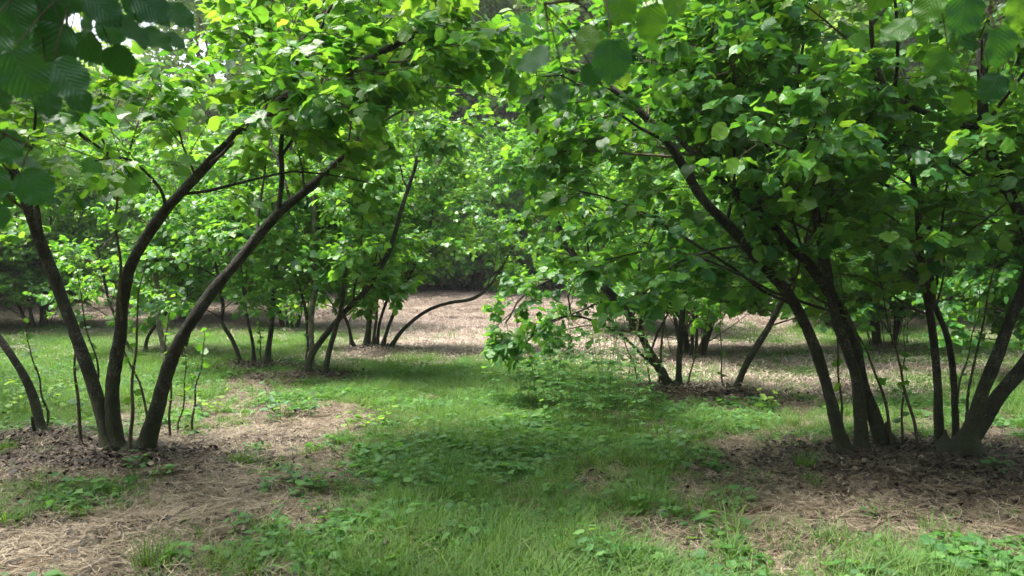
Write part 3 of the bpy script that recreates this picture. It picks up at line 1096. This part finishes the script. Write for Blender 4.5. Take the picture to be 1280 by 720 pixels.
fgR = [
    ([(1250, -260, 1.6), (1050, -160, 1.5), (900, -80, 1.4), (800, -30, 1.35), (740, -5, 1.35), (680, 5, 1.4)],
     [(765, 78, 1.3, 88, 5, 35), (700, 122, 1.5, 56, -20, 70), (665, 72, 1.4, 80, -65, 40), (815, 30, 1.4, 75, 30, 30), (775, 10, 1.4, 70, -10, 30), (735, 50, 1.45, 60, -40, 20), (845, 5, 1.5, 60, 50, 30), (740, 95, 1.5, 50, 15, 10)]),
    ([(1600, -200, 1.8), (1400, -90, 1.7), (1270, -40, 1.7), (1180, -30, 1.7), (1110, -20, 1.8)],
     [(1120, 35, 1.75, 75, -60, 45), (1172, 78, 1.7, 60, -30, 20), (1205, 20, 1.6, 85, 0, 30), (1250, 60, 1.6, 80, 15, 20), (1278, 118, 1.6, 70, 40, 70), (1160, 10, 1.7, 70, -20, 30), (1240, 110, 1.7, 60, -15, 40), (1275, 15, 1.5, 80, 20, 30), (1200, 130, 2.0, 50, 10, 40)]),
]
bough_tree('hazel rooted beyond the right edge, its big blurred leaves hanging in at the top', (3.3, 1.2),
           [[(3.3, 1.2, 0), (3.1, 1.4, 1.2), (2.5, 1.7, 2.3), (1.6, 2.0, 3.2), (.8, 2.4, 3.9)],
            [(3.35, 1.3, 0), (3.5, 1.9, 1.3), (3.4, 2.8, 2.5), (3.0, 3.6, 3.5), (2.5, 4.4, 4.2)],
                        [(3.3, 1.3, 0), (3.2, 1.8, 1.6), (2.6, 2.4, 2.7), (1.7, 2.8, 3.2), (.9, 3.0, 3.4)],
            [(3.4, 1.1, 0), (3.6, .9, 1.6), (3.3, .2, 3.0), (2.6, -.6, 3.9)]], fgR,
           dict(cut=cutN, nbranch=6, nleaf=260, gap=.24, L1=(.8, 2.0), m2=7, m3=4, m4=5, trop=(.1, -.2), tint=-.04))

# ------------------------------------------------------------------ other hazels of the orchard (copies of a few built ones)


def copy_tree(src, loc, rz, sc, label, group, cat='hazel tree'):
    c = src.copy(); COL.objects.link(c)
    c.location = loc; c.rotation_euler = (0, 0, rz); c.scale = (sc, sc, sc)
    c['label'] = label
    c['category'] = cat
    if group:
        c['group'] = group
    elif 'group' in c:
        del c['group']
    for ch in list(src.children):
        d = ch.copy(); COL.objects.link(d); d.parent = c
    return c


def generic(loc, label, group, n, hgt, spread, p, r0=.05, cat='hazel tree', name='hazel_tree'):
    base = np.array([loc[0], loc[1], float(H(loc[0], loc[1]))])
    tree = thing(name, base, label, cat, group)
    stems = []
    for k in range(n):
        a = k / n * 6.283 + rng.normal(0, .3)
        ln = rng.uniform(.55, 1.0) * spread
        pts = [base + np.array([math.cos(a) * .18, math.sin(a) * .18, -.08])]
        h = hgt * rng.uniform(.8, 1.05)
        for t in (.25, .5, .75, 1.0):
            pts.append(base + np.array([math.cos(a) * (.18 + ln * t ** 1.4), math.sin(a) * (.18 + ln * t ** 1.4), h * t]) + rng.normal(0, .06 * spread / 2, 3))
        path = resample(np.array(pts), 16)
        r = r0 * rng.uniform(.6, 1.1)
        rad = np.linspace(r, r * .3, 16); rad[0] *= 1.4
        V, T = tube(path[None], rad[None], 7, .04)
        add_mesh('stem', V, T, None, M_BARK, tree, base)
        stems.append((path, rad, p.get('tf', .3)))
    for k in range(p.get('nshoot', 0)):
        a = rng.uniform(0, 6.28); q0 = base + np.array([math.cos(a), math.sin(a), 0]) * rng.uniform(.1, .45)
        q1 = q0 + np.array([math.cos(a) * .35, math.sin(a) * .35, rng.uniform(1.2, 2.4)]) + rng.normal(0, .1, 3)
        q0[2] = base[2] - .06
        path = resample(np.array([q0, (q0 + q1) / 2 + rng.normal(0, .06, 3), q1]), 10)
        V, T = tube(path[None], np.linspace(.011, .004, 10)[None], 5)
        add_mesh('shoot', V, T, None, M_SHOOT, tree, base)
        stems.append((path, None, .3))
    foliate(tree, base, stems, p)
    return tree


pf = dict(lod=2, gap=.24, L1=(.9, 2.2), m2=7, m3=4, m4=6, size=.11, trop=(.02, -.34), tf=.05, nshoot=7)
GRP = 'hazels in the rows farther back'
protos = []
spots = {
    (7.6, 16.2): 'hazel with many thin stems standing beyond the dark right pair',
    (-12.8, 21.5): 'far hazel with thin slanting stems at the left edge behind the grass strip',
    (3.4, 15.0): 'hazel in the right-hand row directly behind the drooping one',
}
for i, (xy, lb) in enumerate(spots.items()):
    q = dict(pf); q['cut'] = (lambda zl: (lambda X: X[:, 2] > zl))(.70 + .08 * i)
    protos.append(generic(xy, lb, None, 6 + i, 4.6 + .3 * i, 2.0 + .2 * i, q))
qb = dict(pf); qb.update(tf=.02, size=.12, trop=(0, -.3)); qb['cut'] = lambda X: X[:, 2] > .1
bushy = generic((-1.2, 35), 'distant bushy hazel closing the far end of the grass lane', None, 7, 3.9, 2.3, qb)
rest = [(3.2, 20.5), (-9.5, 23.5), (-6.0, 21.5), (8.6, 21.5), (13.0, 17.5), (12.6, 23), (-17, 25.5), (-12.5, 28), (17.5, 27),
        (2.6, 36.5), (-3.2, 37), (0.2, 41), (-9, 36), (8.5, 36), (14, 32), (-15, 33), (-20, 36), (20, 35), (7.8, 11.0), (-9.8, 10.0), (9.4, 5.5), (-9.6, 4.8), (-9.4, -.5), (9.6, 0), (-3.2, -4.2), (3.3, -4.0), (-9.5, -6), (9.5, -6), (-3, -9.5), (3, -9.5), (.2, -13), (12.5, 12.5), (-14.5, 16.0), (-3.8, 33), (1.6, 31.5), (-1.4, 31), (-4.6, 30.5), (4.8, 31.5), (-7.5, 31), (5.2, 36), (-5, 36.5), (-11.5, 37), (17, 36), (-17.5, 33), (9, 40), (-2.5, 42), (4, 43), (5.5, 38), (-5.5, 39), (-12, 40), (12, 40), (-16, 21),  (15, 27), (11, 33), (-13, 33.5), (-6.5, 34)]
lab = {(3.2, 20.5): 'far hazel in the right row, seen over the pale mulch past the drooping branches',
       (7.8, 11.0): 'hazel of the next row to the right, behind the forked mossy trunk',
       (-9.5, 23.5): 'far hazel directly behind the right stem of the large left hazel',
       (-6.0, 21.5): 'far hazel seen just left of the hazel with the straight pale stem',
       (8.6, 21.5): 'far hazel seen behind the cluster of dark leaning stems',
       (12.6, 23): 'far hazel seen behind the forked mossy trunk',
       (-12.5, 28): 'distant hazel past the short pale grey stem on the left',
       (-9.8, 10.0): 'hazel of the next row to the left, past the bright grass strip'}
for i, (x, y) in enumerate(rest):
    far = y > 24
    src = bushy if y > 30 else protos[i % 3]
    lb = lab.get((x, y))
    g = None
    if lb is None:
        lb, g = ('distant hazel in the rows at the far end of the orchard', 'distant hazels at the far end') if far else ('hazel in a back row, its leaves merging with its neighbours', GRP)
    if abs(x) > .66 * y + .5:
        lb, g = 'hazel of the same orchard standing outside the picture', 'hazels outside the picture'
    copy_tree(src, (x, y, float(H(x, y))), rng.uniform(0, 6.28), rng.uniform(.9, 1.15) * (1.15 if far else 1), lb, g)

# tall woodland trees closing the view
pw = dict(lod=3, gap=.5, L1=(2.5, 5.5), m2=7, L2=(1.4, 2.8), m3=5, L3=(.7, 1.4), m4=5, size=.36, mat=M_WOOD, r1=.05, tf=.25)
wp = [generic((-6, 52), 'tall pale green woodland tree at the far end of the lane', None, 4, 15, 5, pw, .22, 'tree', 'woodland_tree'),
      generic((9, 55), 'tall woodland tree just right of the lane beyond the hazels', None, 4, 16, 5.5, pw, .22, 'tree', 'woodland_tree')]
copy_tree(wp[0], (-22.5, 50, float(H(-22.5, 50))), 1.0, .80, 'lower woodland tree just below the sky gap at the upper left', None, 'tree')
copy_tree(wp[1], (-29, 49, float(H(-29, 49))), 2.0, .86, 'lower woodland tree left of the one below the sky gap', None, 'tree')
for i, (x, y) in enumerate([(1, 54), (-15, 50), (-36, 50), (17, 48), (26, 46), (37, 48), (-47, 46), (49, 46), (4, 62), (-12, 60), (22, 58), (-2, 46), (9, 45), (34, 58), (-8, 47)]):
    copy_tree(wp[i % 2], (x, y, float(H(x, y))), rng.uniform(0, 6.28), rng.uniform(1.1, 1.4), 'tall woodland tree in the wood that closes the orchard', 'tall trees of the far wood', 'tree')

# ------------------------------------------------------------------ ground cover
g_all = lambda x, y: green_cover(x, y)
tufts = [blades(17, .06, .03, .15, .0068, .75, 0, 3, s) for s in range(5)]
pts = sample(330000, 0, 0, 3.4, 22, lambda x, y: green_cover(x, y) ** 1.3 * (1 - .5 * sm(8, 20, y)), 1.0)
scatter('grass', tufts, pts, rng.uniform(.4, 1.1, len(pts)) * (.55 + .9 * fbm(pts[:, 0], pts[:, 1], .6, 90)) * (1 + .5 * sm(8, 20, pts[:, 1])), 'short green grass of the lane', M_GRASS)
print('grass', len(pts))
tall = [blades(16, .05, .14, .30, .0045, .7, 0, 4, 50 + s) for s in range(4)]
pts = sample(60000, 0, 0, 3.6, 22, lambda x, y: np.clip(green_cover(x, y) - .45, 0, 1) * (fbm(x, y, .7, 60) > .52), 1.0)
scatter('tall_grass', tall, pts, rng.uniform(.6, 1.15, len(pts)), 'taller loose grass in drifts along the lane', M_GRASS)
print('tall', len(pts))
straw = [blades(46, .16, .06, .26, .0035, .3, .022, 3, 80 + s) for s in range(6)]
pts = sample(60000, 0, 0, 3.4, 20, lambda x, y: np.clip(1.0 - green_cover(x, y) * .85, 0, 1) * (1 - .55 * litter_cover(x, y)), 1.0)
scatter('dry_straw', straw, pts, rng.uniform(.7, 1.3, len(pts)), 'dry cut grass lying on the soil', M_STRAW)
print('straw', len(pts))


M_STICK = dry_mat('dead_stick', [(0, (.02, .014, .01)), (.6, (.07, .05, .035)), (1, (.2, .165, .12))])
sticks = [blades(6, .2, .04, .22, .006 + .002 * k, .3, .03, 4, 300 + k) for k in range(4)]
pts = sample(26000, 0, 0, 3.5, 16, lambda x, y: np.clip(1 - green_cover(x, y), 0, 1) * .8, 1.0)
scatter('twig_debris', sticks, pts, rng.uniform(.5, 1.4, len(pts)), 'small dead sticks and stalks on the soil', M_STICK)


def litter_mesh(n, rad, s0, s1, seed, lod=1):
    r = np.random.default_rng(seed)
    V, T, A, off = [], [], [], 0
    for k in range(n):
        tv, tt, ta = TPL[lod][k % 6]
        a, e = r.uniform(0, 6.28), r.normal(0, .22, 2)
        M = (Matrix.Rotation(a, 3, 'Z') @ Matrix.Rotation(e[0], 3, 'X') @ Matrix.Rotation(e[1], 3, 'Y'))
        s = r.uniform(s0, s1)
        v = (tv * np.array([1, 1, 1.6])) @ np.array(M).T * s + np.array([r.normal(0, rad), r.normal(0, rad), r.uniform(.004, .03)])
        at_ = ta.copy(); at_[:, 2] = r.random()
        V.append(v); T.append(tt + off); A.append(at_); off += len(tv)
    return new_mesh('litter', np.concatenate(V), np.concatenate(T), np.concatenate(A))


lit = [litter_mesh(34, .14, .008, .045, s, 2) for s in range(5)]
pts = sample(70000, 0, 0, 3.6, 20, lambda x, y: np.clip(litter_cover(x, y) - .2, 0, 1) + .10 * (fbm(x, y, .5, 77) > .5), 1.0)
scatter('leaf_litter', lit, pts, rng.uniform(.7, 1.2, len(pts)), 'dark dead leaves under the hazels', M_LITTER)
print('litter', len(pts))
mul = [blades(60, .4, .05, .25, .005 + .0015 * s, .3, .05, 2, 120 + s) for s in range(5)]
n = 42000
yy = rng.uniform(10, 40, n); xx = rng.uniform(-1, 1, n) * (.7 * yy)
k = rng.random(n) < far_cover(xx, yy)
pts = np.stack([xx[k], yy[k], H(xx[k], yy[k])], -1)
scatter('mulch', mul, pts, rng.uniform(.7, 1.5, len(pts)), 'pale dry mulch on the rise behind', M_MULCH)


def herb_mesh(n, rad, s0, s1, hgt, seed, lod=1):
    """low broad-leaved weeds: leaves on short stalks"""
    r = np.random.default_rng(seed)
    V, T, A, off = [], [], [], 0
    for k in range(n):
        tv, tt, ta = TPL[lod][k % 6]
        a = r.uniform(0, 6.28)
        el = r.uniform(-.2, .5)
        rr = rad * math.sqrt(r.random())
        z = hgt * (1 - (rr / rad) ** 2 * .6) * r.uniform(.5, 1)
        d = np.array([math.cos(a) * math.cos(el), math.sin(a) * math.cos(el), math.sin(el) * .5])
        nn = nrm(UP + r.normal(0, .3, 3)); fx = nrm(np.cross(d, nn)); fz = np.cross(fx, d)
        s = r.uniform(s0, s1)
        c0 = np.array([math.cos(a) * rr, math.sin(a) * rr, z])
        v = c0 + s * (tv[:, 0:1] * .8 * fx + tv[:, 1:2] * d + tv[:, 2:3] * fz)
        at_ = ta.copy(); at_[:, 2] = r.random() * .8
        V.append(v); T.append(tt + off); A.append(at_); off += len(tv)
        b0, sd_ = c0 * np.array([.5, .5, 0]), nrm(np.cross(c0 + [0, 0, 1], [0, 1, 0])) * .0012
        V.append(np.array([b0 - sd_, b0 + sd_, c0])); T.append(np.array([[0, 1, 2]]) + off); A.append(np.array([[0, 0, .2]] * 3)); off += 3
    return new_mesh('herb', np.concatenate(V), np.concatenate(T), np.concatenate(A))


herbs = [herb_mesh(20, .11, .02, .058, .075, s) for s in range(5)]
pts = sample(90000, 0, 0, 3.5, 20, lambda x, y: np.clip(green_cover(x, y) - .1, 0, 1) * np.clip((fbm(x, y, .8, 70) - .46) * 4, .08, 1), 1.0)
scatter('ground_herbs', herbs, pts, rng.uniform(.6, 1.5, len(pts)), 'small broad-leaved weeds in the grass', M_WEED)
print('herbs', len(pts))

# ------------------------------------------------------------------ weeds one can tell apart
WLEAF = {}
for nm, asp, mt in (('weed', .85, M_WEED), ('nettle', .55, M_WEED), ('young', .8, M_YOUNG)):
    WLEAF[nm] = []
    for k in range(4):
        tv, tt, ta = leaf_template(0 if nm != 'young' else 1, 20 + k)
        tv = tv * np.array([asp, 1, 1]); a = ta.copy(); a[:, 2] = (k + .5) / 4
        m_ = new_mesh('leaf', tv, tt, a); m_.materials.append(mt); WLEAF[nm].append(m_)


def weed(name, label, cat, px, py, nst, hgt, lsz, kind, group=None, spread=.5, pairs=5, rad=.06, D=None):
    """px, py: where the foot is seen on the ground"""
    D = D or 1.55 * 995 / (py - 345.0)
    x = (px - 640) / 995. * D
    base = np.array([x, D, float(H(x, D))])
    t = thing(name, base, label, cat, group)
    for s in range(nst):
        a = s / max(1, nst) * 6.28 + rng.normal(0, .5)
        r0 = rad * rng.random()
        h = hgt * rng.uniform(.65, 1.05)
        p0 = np.array([math.cos(a) * r0, math.sin(a) * r0, -.02])
        out = np.array([math.cos(a), math.sin(a), 0]) * spread * h * rng.uniform(.5, 1)
        path = resample(np.array([p0, p0 + out * .3 + UP * h * .5, p0 + out + UP * h]), 8) + base
        V, T = tube(path[None], np.linspace(.0035, .0015, 8)[None], 5)
        add_mesh('stem', V, T, None, M_STEM, t, base)
        for q in range(pairs):
            tt_ = .25 + .75 * (q + 1) / pairs
            p = path[min(7, int(tt_ * 7))] - base
            for sd_ in ((0, 1) if kind == 'nettle' else (q % 2,)):
                aa = a + q * 1.57 + sd_ * 3.14 + rng.normal(0, .3)
                el = rng.uniform(-.3, .35)
                d = nrm(np.array([math.cos(aa), math.sin(aa), el]))
                nn = nrm(UP + rng.normal(0, .25, 3))
                fx = nrm(np.cross(d, nn)); fz = np.cross(fx, d)
                sc = lsz * rng.uniform(.65, 1.1) * (1 - .35 * q / pairs if kind == 'nettle' else 1)
                o = bpy.data.objects.new('leaf', WLEAF[kind][rng.integers(0, 4)])
                COL.objects.link(o); o.parent = t
                M = np.eye(4)
                M[:3, 0], M[:3, 1], M[:3, 2] = fx * sc, d * sc, fz * sc
                M[:3, 3] = p + d * .012
                o.matrix_local = Matrix(M.tolist())
    return t


weed('nettle', 'bright green nettle-like weed with pointed paired leaves at the bottom of the lane', 'weed', 752, 716, 4, .24, .085, 'nettle', pairs=5, spread=.5)
weed('broadleaf_weed', 'low bluish green broad-leaved weed left of the pointed-leaved nettle', 'weed', 628, 676, 4, .07, .065, 'weed', pairs=3, spread=1.0)
weed('broadleaf_weed', 'small broad-leaved weed at the very bottom of the lane', 'weed', 655, 712, 4, .08, .06, 'weed', pairs=3, spread=1.0)
weed('broadleaf_weed', 'bushy green weed patch between the lane and the large left hazel', 'weed', 372, 612, 9, .22, .075, 'weed', pairs=5, spread=.7, rad=.22)
weed('broadleaf_weed', 'pale green leafy weed in front of the hazel with the pale stem', 'weed', 352, 522, 9, .35, .085, 'weed', pairs=5, spread=.6, rad=.3)
weed('broadleaf_weed', 'leafy weed mound in the middle of the lane', 'weed', 512, 615, 10, .22, .07, 'weed', pairs=5, spread=.7, rad=.25)
weed('broadleaf_weed', 'leafy weed on the left side of the lane near its front', 'weed', 440, 690, 7, .12, .06, 'weed', pairs=4, spread=.9, rad=.2)
weed('broadleaf_weed', 'tiny weed seedling alone on the straw below the dark leaning stems', 'weed', 1088, 645, 3, .06, .06, 'weed', pairs=3, spread=1.0)
weed('broadleaf_weed', 'broad-leaved weed cluster at the bottom right corner', 'weed', 1195, 705, 8, .16, .085, 'weed', pairs=4, spread=.8, rad=.2)
weed('broadleaf_weed', 'weed at the right edge beside the bottom corner cluster', 'weed', 1262, 712, 6, .14, .08, 'weed', pairs=4, spread=.8, rad=.15)
weed('broadleaf_weed', 'flat weed at the bottom edge left of the corner cluster', 'weed', 1120, 722, 6, .08, .07, 'weed', pairs=4, spread=.9, rad=.15)
weed('broadleaf_weed', 'small dark weed on the litter at the foot of the large left hazel', 'weed', 165, 592, 5, .14, .07, 'weed', pairs=4, spread=.6)
weed('broadleaf_weed', 'small weed on the straw in front of the large left hazel', 'weed', 88, 612, 5, .14, .07, 'weed', pairs=4, spread=.7, rad=.15)
weed('broadleaf_weed', 'pale weed beside the stems of the big left hazel on its lane side', 'weed', 262, 520, 6, .3, .08, 'young', pairs=4, spread=.4, rad=.25)
weed('broadleaf_weed', 'lush green weeds growing behind the left edge stem', 'weed', 22, 520, 12, .5, .085, 'young', pairs=6, spread=.4, rad=.4)
weed('broadleaf_weed', 'leafy weeds at the left end of the tall stemmed weeds', 'weed', 655, 508, 12, .75, .085, 'weed', pairs=7, spread=.35, rad=.5)
weed('broadleaf_weed', 'dense weeds where the lane meets the drooping hazel', 'weed', 705, 520, 12, .8, .08, 'weed', pairs=8, spread=.3, rad=.5)
weed('broadleaf_weed', 'small upright weed between drooping hazel and dark leaning stems', 'weed', 960, 515, 4, .3, .09, 'young', pairs=4, spread=.3)
weed('broadleaf_weed', 'small weed on the dark soil at the foot of the forked trunk', 'weed', 1245, 598, 5, .12, .07, 'weed', pairs=4, spread=.8)
weed('broadleaf_weed', 'fresh green weed on the left rim of the lane below the bushy patch', 'weed', 330, 668, 7, .16, .07, 'weed', pairs=4, spread=.9, rad=.25)
weed('broadleaf_weed', 'fresh green weed clump in the lane past the leafy mound', 'weed', 560, 560, 9, .24, .075, 'weed', pairs=5, spread=.7, rad=.3)
weed('broadleaf_weed', 'weed clump on the far half of the lane near its left rim', 'weed', 455, 535, 9, .26, .08, 'young', pairs=5, spread=.7, rad=.3)
weed('broadleaf_weed', 'weed clump right of the lane before the tall thin weeds', 'weed', 850, 560, 7, .2, .07, 'weed', pairs=4, spread=.7, rad=.25)
src = weed('tall_weed', 'tall thin-stemmed weed standing in front of the drooping hazel', 'weed', 765, 535, 9, 1.15, .085, 'nettle', 'tall thin weeds before the drooping hazel', .25, 9, .32)
for (u, v, sc) in [(725, 530, .9), (680, 512, 1.15), (760, 505, 1.1), (735, 540, .8), (795, 520, 1.0), (715, 520, 1.1), (750, 512, 1.15), (780, 545, .8), (700, 538, .75)]:
    D = 1.55 * 995 / (v - 345.0)
    x = (u - 640) / 995. * D
    copy_tree(src, (x, D, float(H(x, D))), rng.uniform(0, 6.28), sc * .9, 'tall thin-stemmed weed standing in front of the drooping hazel', 'tall thin weeds before the drooping hazel', 'weed')

# grass tufts that stand out
for (u, v, s, lb) in [(195, 712, 1.2, 'dense dark green grass tuft on the straw at the bottom left'), (795, 640, 1.1, 'grass tuft on the right side of the lane near its front'),
                      (1010, 590, .9, 'small grass tuft on the straw before the dark leaning stems')]:
    D = 1.55 * 995 / (v - 345.0)
    x = (u - 640) / 995. * D
    me = blades(130, .10, .08, .2, .005, .55, 0, 4, int(u)); me.materials.append(M_GRASS)
    o = link('grass_tuft', me, loc=(x, D, float(H(x, D))))
    o.scale = (s, s, s); o['label'] = lb; o['category'] = 'grass tuft'
# fallen twigs
for i, (u, v, L, lb) in enumerate([(440, 660, .45, 'pale dry stalk lying in the lane beside the leafy weed'), (1120, 600, .5, 'bare twig on the straw below the dark leaning stems'),
                                   (700, 492, .7, 'dead stick lying at the foot of the leafy weeds'), (230, 600, .5, 'short stick on the litter before the big left hazel'), (905, 640, .4, 'thin dry twig on the straw right of the lane')]):
    D = 1.55 * 995 / (v - 345.0)
    x = (u - 640) / 995. * D
    a = rng.uniform(-.6, .6)
    b0 = np.array([x, D, float(H(x, D))])
    ts = np.linspace(-.5, .5, 9)
    path = np.stack([x + ts * L * math.cos(a), D + ts * L * math.sin(a) + .02 * np.sin(ts * 9), ts * 0], -1)
    path[:, 2] = H(path[:, 0], path[:, 1]) + .022
    V, T = tube(path[None], np.linspace(.006, .003, 9)[None], 6, .08)
    me = new_mesh('fallen_twig', V - b0, T); me.materials.append(M_SHOOT)
    o = link('fallen_twig', me, loc=b0); o['label'] = lb; o['category'] = 'twig'


# ------------------------------------------------------------------ faint summer haze over the orchard
hv = np.array([(x, y, z) for z in (-1.6, 32) for y in (-40, 130) for x in (-120, 120)], float)
hq = np.array([(0, 2, 3, 1), (4, 5, 7, 6), (0, 1, 5, 4), (2, 6, 7, 3), (0, 4, 6, 2), (1, 3, 7, 5)])
hm = new_mesh('haze', hv, hq, None, False)
b = NB('haze')
pv = b.n('ShaderNodeVolumePrincipled')
pv.inputs['Color'].default_value = (.93, .97, 1, 1)
pv.inputs['Density'].default_value = .0007
b.l(pv.outputs[0], b.out.inputs['Volume'])
hm.materials.append(b.m)
link('haze', hm, None, kind='stuff')
SC.cycles.volume_bounces = 0
print('tris', TRI[0], NTREE)
